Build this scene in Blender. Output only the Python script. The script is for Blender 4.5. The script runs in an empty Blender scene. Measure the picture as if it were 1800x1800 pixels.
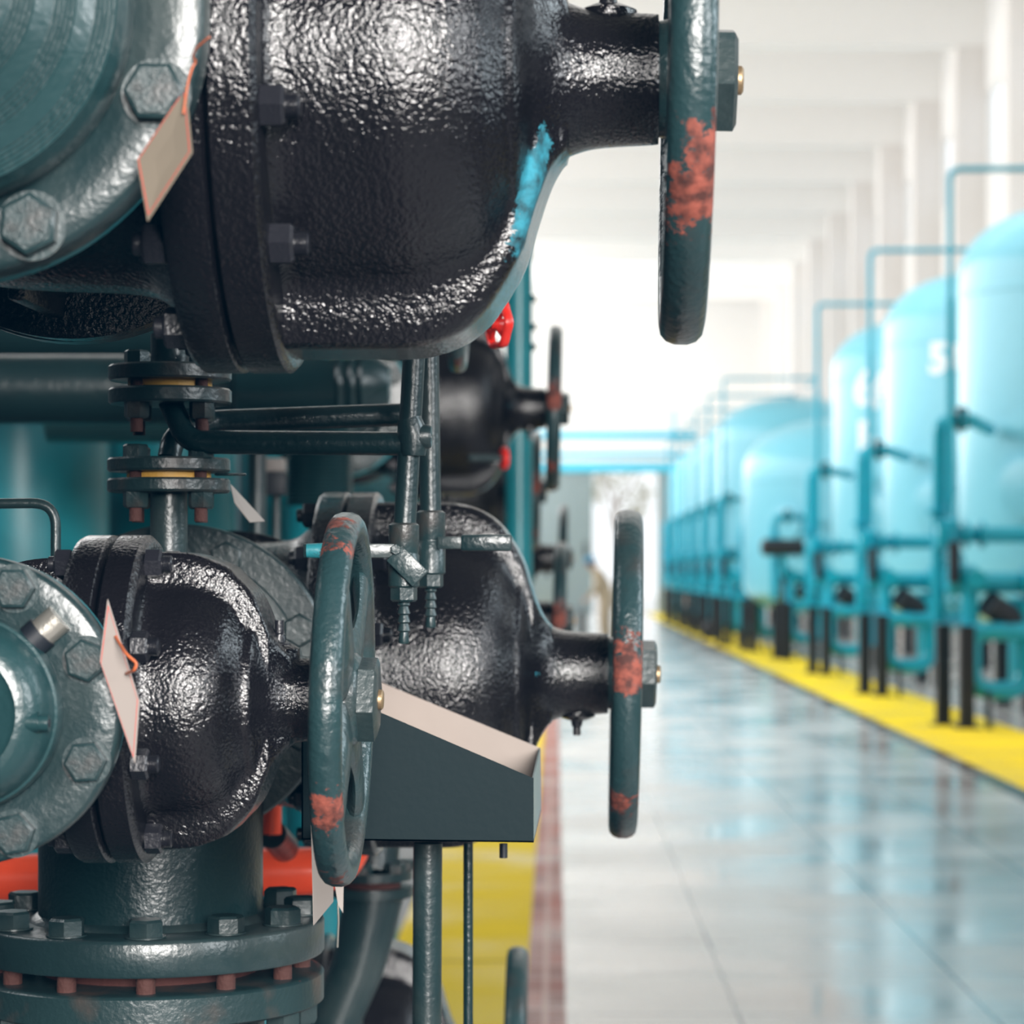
import bpy, bmesh, math, random
import numpy as np
from mathutils import Vector, Matrix
random.seed(7)
PI = math.pi
C = bpy.context.scene.collection
F = 4500.0; VX, VY, EYE = 975.0, 1005.0, 1.4

def P(x, y, d):                       # photo pixel + distance -> world point
    return Vector(((x - VX) * d / F, d, EYE + (VY - y) * d / F))
def L(px, d): return px * d / F       # photo length at a distance -> metres

# ------------------------------------------------------------------ materials
MATS = {}
def new_mat(name):
    m = bpy.data.materials.new(name); m.use_nodes = True
    nt = m.node_tree; b = nt.nodes['Principled BSDF']
    return m, nt, b
def paint(name, col, rough=.3, bump=.0, bscale=300, chips=None, blobs=(), blobcol=None, var=.25, spec=.5, metal=0, coat=0, grime=None, bump2=0, b2scale=30, emit=0, dist=.002):
    """col: base; chips: (colour, noise scale, threshold); blobs: [(x,y,z,r)] worn spots in part space"""
    m, nt, b = new_mat(name); N = nt.nodes; K = nt.links
    tc = N.new('ShaderNodeTexCoord')
    n1 = N.new('ShaderNodeTexNoise'); n1.inputs['Scale'].default_value = 14; n1.inputs['Detail'].default_value = 5
    K.new(tc.outputs['Object'], n1.inputs['Vector'])
    mix = N.new('ShaderNodeMix'); mix.data_type = 'RGBA'
    mix.inputs['A'].default_value = [c * (1 - var) for c in col] + [1]
    mix.inputs['B'].default_value = [min(1, c * (1 + var)) for c in col] + [1]
    K.new(n1.outputs['Fac'], mix.inputs['Factor'])
    cur = mix.outputs['Result']; maskout = None
    def layer(cur, fac, colr):
        mx = N.new('ShaderNodeMix'); mx.data_type = 'RGBA'
        K.new(fac, mx.inputs['Factor']); K.new(cur, mx.inputs['A']); mx.inputs['B'].default_value = list(colr) + [1]
        return mx.outputs['Result']
    def ramp(src, lo, hi):
        r = N.new('ShaderNodeMapRange'); r.clamp = True
        r.inputs['From Min'].default_value = lo; r.inputs['From Max'].default_value = hi
        K.new(src, r.inputs['Value']); return r.outputs['Result']
    if grime:
        g = N.new('ShaderNodeTexNoise'); g.inputs['Scale'].default_value = grime[1]; g.inputs['Detail'].default_value = 8
        K.new(tc.outputs['Object'], g.inputs['Vector'])
        cur = layer(cur, ramp(g.outputs['Fac'], grime[2], grime[2] + .2), grime[0])
    if chips:
        g = N.new('ShaderNodeTexNoise'); g.inputs['Scale'].default_value = chips[1]; g.inputs['Detail'].default_value = 9; g.inputs['Roughness'].default_value = .78
        K.new(tc.outputs['Object'], g.inputs['Vector'])
        src = g.outputs['Fac']
        for (bx_, by_, bz_, br_) in blobs:
            d = N.new('ShaderNodeVectorMath'); d.operation = 'DISTANCE'
            K.new(tc.outputs['Object'], d.inputs[0]); d.inputs[1].default_value = (bx_, by_, bz_)
            r = N.new('ShaderNodeMapRange'); r.clamp = True
            r.inputs['From Min'].default_value = 0; r.inputs['From Max'].default_value = br_
            r.inputs['To Min'].default_value = .30; r.inputs['To Max'].default_value = 0
            K.new(d.outputs['Value'], r.inputs['Value'])
            a = N.new('ShaderNodeMath'); a.operation = 'ADD'
            K.new(src, a.inputs[0]); K.new(r.outputs['Result'], a.inputs[1]); src = a.outputs[0]
        mk = ramp(src, chips[2], chips[2] + .015)
        cn = N.new('ShaderNodeTexNoise'); cn.inputs['Scale'].default_value = chips[1] * 2.2; cn.inputs['Detail'].default_value = 6; K.new(tc.outputs['Object'], cn.inputs['Vector'])
        cr = N.new('ShaderNodeMix'); cr.data_type = 'RGBA'; K.new(ramp(cn.outputs['Fac'], .38, .62), cr.inputs['Factor'])
        cr.inputs['A'].default_value = [c * .28 for c in chips[0]] + [1]; cr.inputs['B'].default_value = [min(1, c * 1.25) for c in chips[0]] + [1]
        mx = N.new('ShaderNodeMix'); mx.data_type = 'RGBA'; K.new(mk, mx.inputs['Factor']); K.new(cur, mx.inputs['A']); K.new(cr.outputs['Result'], mx.inputs['B'])
        cur = mx.outputs['Result']; maskout = mk
    K.new(cur, b.inputs['Base Color'])
    b.inputs['Roughness'].default_value = rough
    b.inputs['Specular IOR Level'].default_value = spec
    b.inputs['Metallic'].default_value = metal
    b.inputs['Coat Weight'].default_value = coat
    b.inputs['Coat Roughness'].default_value = .12
    if maskout is not None:
        r = N.new('ShaderNodeMapRange'); r.inputs['To Min'].default_value = rough; r.inputs['To Max'].default_value = .8
        K.new(maskout, r.inputs['Value']); K.new(r.outputs['Result'], b.inputs['Roughness'])
    if bump:
        n2 = N.new('ShaderNodeTexNoise'); n2.inputs['Scale'].default_value = bscale; n2.inputs['Detail'].default_value = 3
        K.new(tc.outputs['Object'], n2.inputs['Vector'])
        bp = N.new('ShaderNodeBump'); bp.inputs['Strength'].default_value = bump; bp.inputs['Distance'].default_value = dist
        K.new(n2.outputs['Fac'], bp.inputs['Height'])
        if bump2:
            n3 = N.new('ShaderNodeTexNoise'); n3.inputs['Scale'].default_value = b2scale; n3.inputs['Detail'].default_value = 4
            K.new(tc.outputs['Object'], n3.inputs['Vector'])
            bq = N.new('ShaderNodeBump'); bq.inputs['Strength'].default_value = bump2; bq.inputs['Distance'].default_value = .006
            K.new(n3.outputs['Fac'], bq.inputs['Height']); K.new(bq.outputs['Normal'], bp.inputs['Normal'])
        K.new(bp.outputs['Normal'], b.inputs['Normal'])
        if coat: K.new(bp.outputs['Normal'], b.inputs['Coat Normal'])
    if emit:
        K.new(cur, b.inputs['Emission Color']); b.inputs['Emission Strength'].default_value = emit
    MATS[name] = m
    return m

RUST = (.17, .04, .025); TEAL = (.012, .14, .19)
black = paint('black gloss paint', (.0055, .005, .0062), .13, .7, 260, bump2=.3, b2scale=24, var=.3, chips=((.09, .08, .06), 60, .80))
black_teal = paint('black gloss paint with teal chips', (.0055, .005, .0062), .13, .7, 260, bump2=.3, b2scale=24, var=.3, chips=(TEAL, 38, .79), blobs=[(.388, -.055, -.05, .026), (.383, -.06, -.07, .030), (.378, -.06, -.09, .032), (.374, -.055, -.11, .032), (.368, -.05, -.135, .03), (.375, -.06, .085, .03)])
black_teal2 = paint('black gloss paint with teal wear', (.0055, .005, .0062), .13, .7, 260, bump2=.3, b2scale=24, var=.3, chips=(TEAL, 38, .79), blobs=[(.375, -.03, .075, .055), (.36, -.05, .105, .05), (.385, -.06, .0, .03)])
black_small = paint('black gloss paint on small castings', (.0055, .005, .0062), .13, .6, 330, bump2=.3, b2scale=35, var=.3, chips=(TEAL, 70, .74))
bolt_black = paint('black painted bolt', (.010, .010, .013), .3, .3, 300, chips=((.22, .19, .15), 90, .68))
green = paint('dark green paint', (.009, .022, .024), .32, .28, 190, var=.3, bump2=.12, b2scale=40, chips=((.10, .13, .13), 110, .72), grime=((.030, .042, .042), 9, .5))
bolt_green = paint('green painted bolt', (.011, .026, .028), .36, .2, 250, var=.35, chips=((.16, .05, .03), 60, .70), grime=((.035, .03, .028), 30, .55))
green_rusty = paint('dark green paint with rust', (.011, .026, .028), .34, .35, 190, var=.25, chips=(RUST, 55, .66), grime=((.045, .035, .03), 20, .52))
green_light = paint('teal green paint', (.011, .035, .038), .3, .25, 200, var=.3, bump2=.2)
green_dark = paint('deep green pipe paint', (.005, .017, .019), .3, .35, 200, var=.3, bump2=.2)
teal = paint('old teal paint', (.018, .17, .20), .4, .4, 150, chips=((.02, .02, .022), 50, .58), var=.3)
teal_tank = paint('teal tank paint', (.012, .20, .24), .35, .1, 60, var=.2)
rustred = paint('rusty red bolt', (.045, .013, .009), .85, .6, 250, var=.5)
gasket = paint('dark rusty gasket', (.045, .010, .007), .85, .5, 200, var=.6)
brass = paint('aged gasket edge', (.55, .30, .05), .5, .3, 300, var=.3)
steel = paint('worn steel', (.42, .40, .36), .35, .2, 300, metal=.8)
bronze = paint('bronze spindle end', (.30, .21, .12), .4, .2, 300, metal=.7)
beige = paint('galvanised beige sheet', (.20, .16, .135), .45, .05, 60, var=.08, chips=((.06, .05, .05), 70, .76))
card = paint('grey beige tag card', (.155, .13, .10), .5, 0, var=.06)
card_white = paint('off white tag card', (.27, .235, .215), .5, 0, var=.05)
cardred = paint('faded red border', (.50, .045, .03), .5, 0)
wire = paint('copper wire', (.38, .09, .03), .4, 0)
red = paint('red pipe paint', (.95, .085, .03), .3, .1, 80, var=.15)
redwheel = paint('red handwheel paint', (.62, .02, .012), .35, .2, 200, var=.15)
side_reflect = paint('sheet paint lightened by hall reflection', (.16, .21, .21), .3, .15, 160, var=.12)  # trough side colour, lightened to carry the bright hall's reflection
box_green = paint('smooth dark green sheet paint', (.0025, .0095, .0115), .5, .05, 160, var=.12, spec=.1, chips=((.10, .14, .14), 160, .745))
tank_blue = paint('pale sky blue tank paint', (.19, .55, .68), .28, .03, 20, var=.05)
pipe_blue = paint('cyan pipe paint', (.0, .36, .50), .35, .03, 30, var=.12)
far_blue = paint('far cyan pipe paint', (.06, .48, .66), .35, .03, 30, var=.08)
post_black = paint('black support paint', (.006, .008, .012), .5, 0)
white_letter = paint('white lettering paint', (.85, .88, .9), .5, 0, var=.02)
wallm = paint('white limewashed plaster', (.80, .785, .765), .8, .02, 5, var=.03)
ceilm = paint('white ceiling plaster', (.84, .815, .79), .85, .02, 5, var=.04)
colm = paint('warm grey column plaster', (.74, .70, .67), .85, .02, 5, var=.04)
doorm = paint('grey steel door sheet', (.24, .30, .31), .5, .02, 5, var=.06)
khaki = paint('khaki work clothes', (.42, .34, .24), .9, .1, 30, var=.15)
skin = paint('skin', (.45, .25, .17), .6, 0)
helm = paint('blue cap cloth', (.01, .20, .36), .5, 0)
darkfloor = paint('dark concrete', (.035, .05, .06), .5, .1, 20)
nearwall = paint('dim blue grey wall', (.10, .14, .17), .8, .02, 5)
glassm, nt, b = new_mat('window glass'); b.inputs['Base Color'].default_value = (.9, .95, 1, 1); b.inputs['Roughness'].default_value = .02
_tr = nt.nodes.new('ShaderNodeBsdfTransparent'); _mx = nt.nodes.new('ShaderNodeMixShader'); _mx.inputs[0].default_value = .12
nt.links.new(_tr.outputs[0], _mx.inputs[1]); nt.links.new(b.outputs[0], _mx.inputs[2]); nt.links.new(_mx.outputs[0], nt.nodes['Material Output'].inputs[0])

def floor_mat(name, base, tile=.6, rough=.1, joint=(.25, .27, .28), var=.12, jw=.012, width=None, spec=.7):
    m, nt, b = new_mat(name); N = nt.nodes; K = nt.links
    tc = N.new('ShaderNodeTexCoord')
    br = N.new('ShaderNodeTexBrick'); br.offset = 0; br.squash = 1
    br.inputs['Scale'].default_value = 1; br.inputs['Brick Width'].default_value = width or tile; br.inputs['Row Height'].default_value = tile
    br.inputs['Mortar Size'].default_value = jw; br.inputs['Mortar Smooth'].default_value = .3
    br.inputs['Color1'].default_value = [c * (1 + var) for c in base] + [1]
    br.inputs['Color2'].default_value = [c * (1 - var) for c in base] + [1]
    br.inputs['Mortar'].default_value = list(joint) + [1]
    mp = N.new('ShaderNodeMapping'); mp.inputs['Location'].default_value = (7.3, .25, 0) if width else (0, 0, 0)
    K.new(tc.outputs['Object'], mp.inputs['Vector']); K.new(mp.outputs['Vector'], br.inputs['Vector'])
    n = N.new('ShaderNodeTexNoise'); n.inputs['Scale'].default_value = 1.1; n.inputs['Detail'].default_value = 6
    K.new(tc.outputs['Object'], n.inputs['Vector'])
    mx = N.new('ShaderNodeMix'); mx.data_type = 'RGBA'; mx.blend_type = 'MULTIPLY'; mx.inputs['Factor'].default_value = .55
    r = N.new('ShaderNodeValToRGB'); r.color_ramp.elements[0].position = .3; r.color_ramp.elements[0].color = (.62, .64, .66, 1); r.color_ramp.elements[1].position = .65; r.color_ramp.elements[1].color = (1, 1, 1, 1)
    K.new(n.outputs['Fac'], r.inputs['Fac']); K.new(br.outputs['Color'], mx.inputs['A']); K.new(r.outputs['Color'], mx.inputs['B'])
    K.new(mx.outputs['Result'], b.inputs['Base Color'])
    rr = N.new('ShaderNodeMapRange'); rr.inputs['From Min'].default_value = .35; rr.inputs['From Max'].default_value = .65
    rr.inputs['To Min'].default_value = rough * .5; rr.inputs['To Max'].default_value = rough * 1.6
    K.new(n.outputs['Fac'], rr.inputs['Value']); K.new(rr.outputs['Result'], b.inputs['Roughness'])
    b.inputs['Specular IOR Level'].default_value = spec
    bp = N.new('ShaderNodeBump'); bp.inputs['Strength'].default_value = .06; bp.inputs['Distance'].default_value = .02
    n2 = N.new('ShaderNodeTexNoise'); n2.inputs['Scale'].default_value = 2.5
    K.new(tc.outputs['Object'], n2.inputs['Vector']); K.new(n2.outputs['Fac'], bp.inputs['Height']); K.new(bp.outputs['Normal'], b.inputs['Normal'])
    return m
floorm = floor_mat('polished pale floor tiles', (.62, .605, .595), tile=.8, rough=.15, joint=(.22, .24, .26), jw=.008, var=.06)
redtile = floor_mat('red brown border tiles', (.30, .08, .055), spec=.4, tile=.3, rough=.45, joint=(.50, .30, .26), var=.25)
yellowm = floor_mat('yellow floor paint', (.86, .64, .015), tile=3.3, rough=.7, spec=.15, joint=(.12, .10, .04), var=.04, width=40)
browntile = floor_mat('dark brown border tiles', (.14, .09, .075), tile=.3, rough=.2, joint=(.08, .07, .07), var=.2)

# ------------------------------------------------------------------ mesh builder
class MB:
    def __init__(s): s.v = []; s.f = []; s.mi = []
    def add(s, vs, fs, mi=0, M=None):
        o = len(s.v)
        for p in vs:
            p = Vector(p)
            s.v.append(tuple(M @ p) if M else tuple(p))
        for f in fs: s.f.append([i + o for i in f]); s.mi.append(mi)
        return s
    def rings(s, rings, cap0=True, cap1=True, mi=0, closed=True, M=None):
        n = len(rings[0]); vs = [p for r in rings for p in r]; fs = []
        for k in range(len(rings) - 1):
            for i in range(n if closed else n - 1):
                j = (i + 1) % n
                fs.append((k * n + i, k * n + j, (k + 1) * n + j, (k + 1) * n + i))
        if cap0: fs.append(tuple(range(n - 1, -1, -1)))
        if cap1: fs.append(tuple((len(rings) - 1) * n + i for i in range(n)))
        return s.add(vs, fs, mi, M)
    def lathe(s, prof, axis='X', c=(0, 0, 0), seg=64, mi=0, M=None, cap=True):
        """prof: [(t along axis, r)]"""
        c = Vector(c); R = []
        for t, r in prof:
            ring = []
            for i in range(seg):
                a = 2 * PI * i / seg; u, w = r * math.cos(a), r * math.sin(a)
                p = {'X': (t, u, w), 'Y': (w, t, u), 'Z': (u, w, t)}[axis]
                ring.append(c + Vector(p))
            R.append(ring)
        return s.rings(R, cap, cap, mi, M=M)
    def tube(s, pts, r, seg=16, mi=0, cap=True, M=None):
        pts = [Vector(p) for p in pts]; R = []; up = None
        rr = r if isinstance(r, (list, tuple)) else [r] * len(pts)
        for i, p in enumerate(pts):
            t = (pts[min(i + 1, len(pts) - 1)] - pts[max(i - 1, 0)]).normalized()
            if up is None:
                up = Vector((0, 0, 1)) if abs(t.z) < .9 else Vector((0, 1, 0))
            a = (up - t * up.dot(t)).normalized(); b_ = t.cross(a); up = a
            R.append([p + rr[i] * (a * math.cos(2 * PI * k / seg) + b_ * math.sin(2 * PI * k / seg)) for k in range(seg)])
        return s.rings(R, cap, cap, mi, M=M)
    def box(s, c, d, mi=0, M=None, bev=0):
        c = Vector(c); x, y, z = [q / 2 for q in d]
        if bev:
            bm = bmesh.new(); bmesh.ops.create_cube(bm, size=1)
            for v in bm.verts: v.co = Vector((v.co.x * d[0], v.co.y * d[1], v.co.z * d[2]))
            bmesh.ops.bevel(bm, geom=list(bm.edges), offset=bev, segments=2, affect='EDGES', profile=.5)
            bm.verts.index_update()
            vs = [v.co + c for v in bm.verts]; fs = [[v.index for v in f.verts] for f in bm.faces]; bm.free()
            return s.add(vs, fs, mi, M)
        vs = [c + Vector((i, j, k)) for i in (-x, x) for j in (-y, y) for k in (-z, z)]
        return s.add(vs, [(0, 1, 3, 2), (4, 6, 7, 5), (0, 4, 5, 1), (2, 3, 7, 6), (0, 2, 6, 4), (1, 5, 7, 3)], mi, M)
    def hexbolt(s, c, af, h, axis='Y', sgn=-1, rot=0., mi=0, M=None, cham=True):
        """hex head: af across flats, base at c, rising h along sgn*axis"""
        R = af / math.sqrt(3); c = Vector(c); rings = []
        prof = [(0, R), (h * .86, R), (h, R * .86)] if cham else [(0, R), (h, R)]
        for t, r in prof:
            ring = []
            for i in range(6):
                a = rot + PI / 3 * i; u, w = r * math.cos(a), r * math.sin(a); t2 = t * sgn
                ring.append(c + Vector({'X': (t2, u, w), 'Y': (w, t2, u), 'Z': (u, w, t2)}[axis]))
            rings.append(ring)
        return s.rings(rings, True, True, mi, M=M)
    def prism(s, poly, z0, z1, M=None, mi=0):
        n = len(poly)
        vs = [(x, y, z0) for x, y in poly] + [(x, y, z1) for x, y in poly]
        fs = [tuple(range(n - 1, -1, -1)), tuple(range(n, 2 * n))] + [(i, (i + 1) % n, n + (i + 1) % n, n + i) for i in range(n)]
        return s.add(vs, fs, mi, M)
    def build(s, name, mats, parent=None, loc=None, sharp=38, bevel=0, fix=True):
        me = bpy.data.meshes.new(name); me.from_pydata(s.v, [], s.f)
        if not isinstance(mats, (list, tuple)): mats = [mats]
        for m in mats: me.materials.append(m)
        me.polygons.foreach_set('material_index', s.mi)
        if fix:
            bm = bmesh.new(); bm.from_mesh(me); bmesh.ops.recalc_face_normals(bm, faces=bm.faces); bm.to_mesh(me); bm.free()
        me.polygons.foreach_set('use_smooth', [True] * len(me.polygons))
        me.set_sharp_from_angle(angle=math.radians(sharp))
        o = bpy.data.objects.new(name, me); C.objects.link(o)
        if parent: o.parent = parent
        if loc is not None: o.location = loc
        if bevel:
            md = o.modifiers.new('soft edges', 'BEVEL'); md.width = bevel; md.segments = 2; md.limit_method = 'ANGLE'; md.angle_limit = math.radians(40)
        return o

def tag(o, label, cat, group=None):
    o['label'] = label; o['category'] = cat
    if group: o['group'] = group
    return o
def thing(name, label, cat, loc=(0, 0, 0), rot=(0, 0, 0), group=None):
    o = bpy.data.objects.new(name, None); C.objects.link(o); o.empty_display_size = .05
    o.location = loc; o.rotation_euler = rot
    return tag(o, label, cat, group)
def struct(o): o['kind'] = 'structure'; return o
def dup(root, loc, label, rot=None, scale=None, group=None):
    kids = {}
    for o in list(bpy.data.objects):
        if o.parent: kids.setdefault(o.parent.name, []).append(o)
    def cp(o, par):
        c = o.copy(); C.objects.link(c); c.parent = par
        for k in kids.get(o.name, []): cp(k, c)
        return c
    r = cp(root, None); r.location = loc
    if rot is not None: r.rotation_euler = rot
    if scale: r.scale = (scale,) * 3
    r['label'] = label
    if group: r['group'] = group
    return r
def arc(c, r, a0, a1, u, w, n=10):
    c = Vector(c); u = Vector(u); w = Vector(w)
    return [c + r * (u * math.cos(a0 + (a1 - a0) * i / n) + w * math.sin(a0 + (a1 - a0) * i / n)) for i in range(n + 1)]
def bend_path(pts, rad, n=8):
    """polyline with rounded corners"""
    pts = [Vector(p) for p in pts]; out = [pts[0]]
    for i in range(1, len(pts) - 1):
        a = (pts[i - 1] - pts[i]); b_ = (pts[i + 1] - pts[i])
        r = min(rad, a.length * .49, b_.length * .49) if rad else 0
        p0 = pts[i] + a.normalized() * r; p1 = pts[i] + b_.normalized() * r
        for k in range(n + 1):
            t = k / n
            out.append(p0 * (1 - t) ** 2 + pts[i] * 2 * t * (1 - t) + p1 * t * t)
    out.append(pts[-1]); return out
def text_mesh(txt, size, depth, M, mb, mi=0, fat=0):
    cu = bpy.data.curves.new('t', 'FONT'); cu.body = txt; cu.size = size; cu.extrude = depth; cu.align_x = 'CENTER'; cu.align_y = 'CENTER'; cu.resolution_u = 3; cu.offset = fat
    o = bpy.data.objects.new('t', cu); C.objects.link(o)
    dg = bpy.context.evaluated_depsgraph_get(); me = bpy.data.meshes.new_from_object(o.evaluated_get(dg))
    mb.add([v.co for v in me.vertices], [list(p.vertices) for p in me.polygons], mi, M)
    bpy.data.objects.remove(o); bpy.data.curves.remove(cu); bpy.data.meshes.remove(me)

# ------------------------------------------------------------------ gate valve
def smooth_table(tab, sub=6):
    T = np.array(tab, float); out = []
    n = len(T)
    for i in range(n - 1):
        p0, p1, p2, p3 = T[max(i - 1, 0)], T[i], T[i + 1], T[min(i + 2, n - 1)]
        for k in range(sub):
            t = k / sub
            m1 = (p2 - p0) / 2; m2 = (p3 - p1) / 2
            if abs(p1 - p2)[1:].max() < 1e-6: m1 = p2 - p1; m2 = m1
            q = (2 * t**3 - 3 * t**2 + 1) * p1 + (t**3 - 2 * t**2 + t) * m1 + (-2 * t**3 + 3 * t**2) * p2 + (t**3 - t**2) * m2
            out.append(q)
    out.append(T[-1]); return out
def loft_oval(mb, table, seg=176, mi=0, ribw=.04, sub=6, power=22):
    rings = []
    for X, Ry, Rz, H in smooth_table(table, sub):
        ring = []
        for i in range(seg):
            a = 2 * PI * i / seg; ca, sa = math.cos(a), math.sin(a)
            re = 1 / math.sqrt((ca / Ry) ** 2 + (sa / Rz) ** 2)
            if H > Rz * 1.005:
                w = min(ribw, H * .7)
                # rounded box rib
                p = 14
                rb = 1 / ((abs(ca) / w) ** p + (abs(sa) / H) ** p) ** (1 / p)
                r = (re ** power + rb ** power) ** (1 / power)
            else: r = re
            ring.append((X, r * ca, r * sa))
        rings.append(ring)
    mb.rings(rings, True, True, mi)

BIG = dict(body_len=.21, flange_r=.17, flange_t=.028, pipe_r=.11, bf=(.133, .169, .204), bfr=.212, bfry=.2,
    nb=12, boff=15, br=.190, baf=.026, ribw=.064,
    bon=[(.200, .172, .176, .199), (.215, .162, .168, .199), (.28, .162, .168, .199), (.305, .159, .165, .196), (.328, .152, .157, .187), (.345, .141, .146, .173), (.355, .129, .133, .159),
         (.362, .121, .120, .148), (.369, .116, .113, .135), (.374, .103, .101, .122), (.379, .084, .083, .104), (.386, .070, .070, .083), (.394, .061, .061, .066), (.404, .055, .055, .055), (.424, .0495, .0495, .0495), (.464, .047, .047, .047), (.468, .0455, .0455, .0455)],
    body=[(-.135, .04, .05, 0), (-.125, .09, .10, 0), (-.09, .125, .135, 0), (0, .135, .15, 0), (.09, .14, .155, 0), (.118, .155, .168, 0), (.136, .185, .195, 0)],
    wx=.489, wr=.192, tube=(.0165, .014), nut=.070, fit=(.432, .047))
SMALL = dict(body_len=.15, flange_r=.11, flange_t=.022, pipe_r=.066, bf=(.052, .081, .109), bfr=.127, bfry=.122,
    nb=8, boff=22.5, br=.113, baf=.020, ribw=.038,
    bon=[(.107, .099, .100, .114), (.115, .092, .095, .114), (.140, .092, .094, .113), (.157, .088, .090, .108), (.170, .081, .083, .102), (.178, .071, .073, .094), (.184, .066, .067, .088),
         (.190, .064, .063, .080), (.194, .056, .055, .072), (.198, .048, .048, .062), (.203, .041, .041, .050), (.209, .037, .037, .041), (.217, .034, .034, .034), (.231, .0325, .0325, .0325), (.234, .031, .031, .031)],
    body=[(-.085, .02, .03, 0), (-.078, .055, .06, 0), (-.05, .078, .084, 0), (0, .084, .09, 0), (.03, .086, .092, 0), (.045, .10, .104, 0), (.054, .112, .116, 0)],
    wx=.255, wr=.145, tube=(.0125, .0115), nut=.058, fit=(.205, .036))

def handwheel(parent, sp, mat, loc, nutmat=green, tilt=0):
    """rim, dished spokes and hub as one casting; nut and spindle end are its pieces"""
    mb = MB(); R = sp['wr'] - sp['tube'][1]; tx, tr = sp['tube']; n = 96; k = 14
    rings = []
    rg = random.Random(3)
    for i in range(n):
        a = 2 * PI * i / n; ring = []
        for j in range(k):
            b_ = 2 * PI * j / k
            e = .85
            cx, cr = math.cos(b_), math.sin(b_)
            ring.append((tx * math.copysign(abs(cx) ** e, cx), (R + tr * math.copysign(abs(cr) ** e, cr)) * math.cos(a), (R + tr * math.copysign(abs(cr) ** e, cr)) * math.sin(a)))
        rings.append(ring)
    rings.append(rings[0]); mb.rings(rings, False, False)
    hr = sp['nut'] * .62
    s_ = sp['wr'] / .192
    mb.lathe([(-.022 * s_, hr * .6), (-.022 * s_, hr * .95), (-.006 * s_, hr * 1.02), (.012 * s_, hr), (.017 * s_, hr * .9), (.017 * s_, .001)], 'X', seg=40)
    for q in range(4):                                    # broad dished spokes
        a = PI / 4 + q * PI / 2
        rings = []
        for t in np.linspace(0, 1, 9):
            r = hr * .8 * (1 - t) + (R) * t
            w = (.030 * (1 - t) + .017 * t + .010 * (2 * t - 1) ** 2) * s_
            x = (.002 + .006 * math.sin(PI * t)) * s_; th = (.008 + .002 * math.cos(2 * PI * t)) * s_
            ring = []
            for j in range(12):
                b_ = 2 * PI * j / 12
                u = w * math.cos(b_); v = th * math.sin(b_)
                ring.append((x + v, r * math.cos(a) - u * math.sin(a), r * math.sin(a) + u * math.cos(a)))
            rings.append(ring)
        mb.rings(rings)
    w = mb.build('handwheel', mat, parent, loc, sharp=50)
    w.rotation_euler = (0, math.radians(1.2), 0)
    m2 = MB(); h = .019 * s_
    m2.hexbolt((0.017 * s_, 0, 0), sp['nut'], h, 'X', 1, rot=.25)
    m2.build('wheel_nut', nutmat, w)
    m3 = MB(); m3.lathe([(.03 * s_, .0105 * s_), (.0395 * s_, .0105 * s_), (.041 * s_, .0085 * s_)], 'X', seg=24)
    m3.build('spindle_end', bronze, w)
    return w

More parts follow.
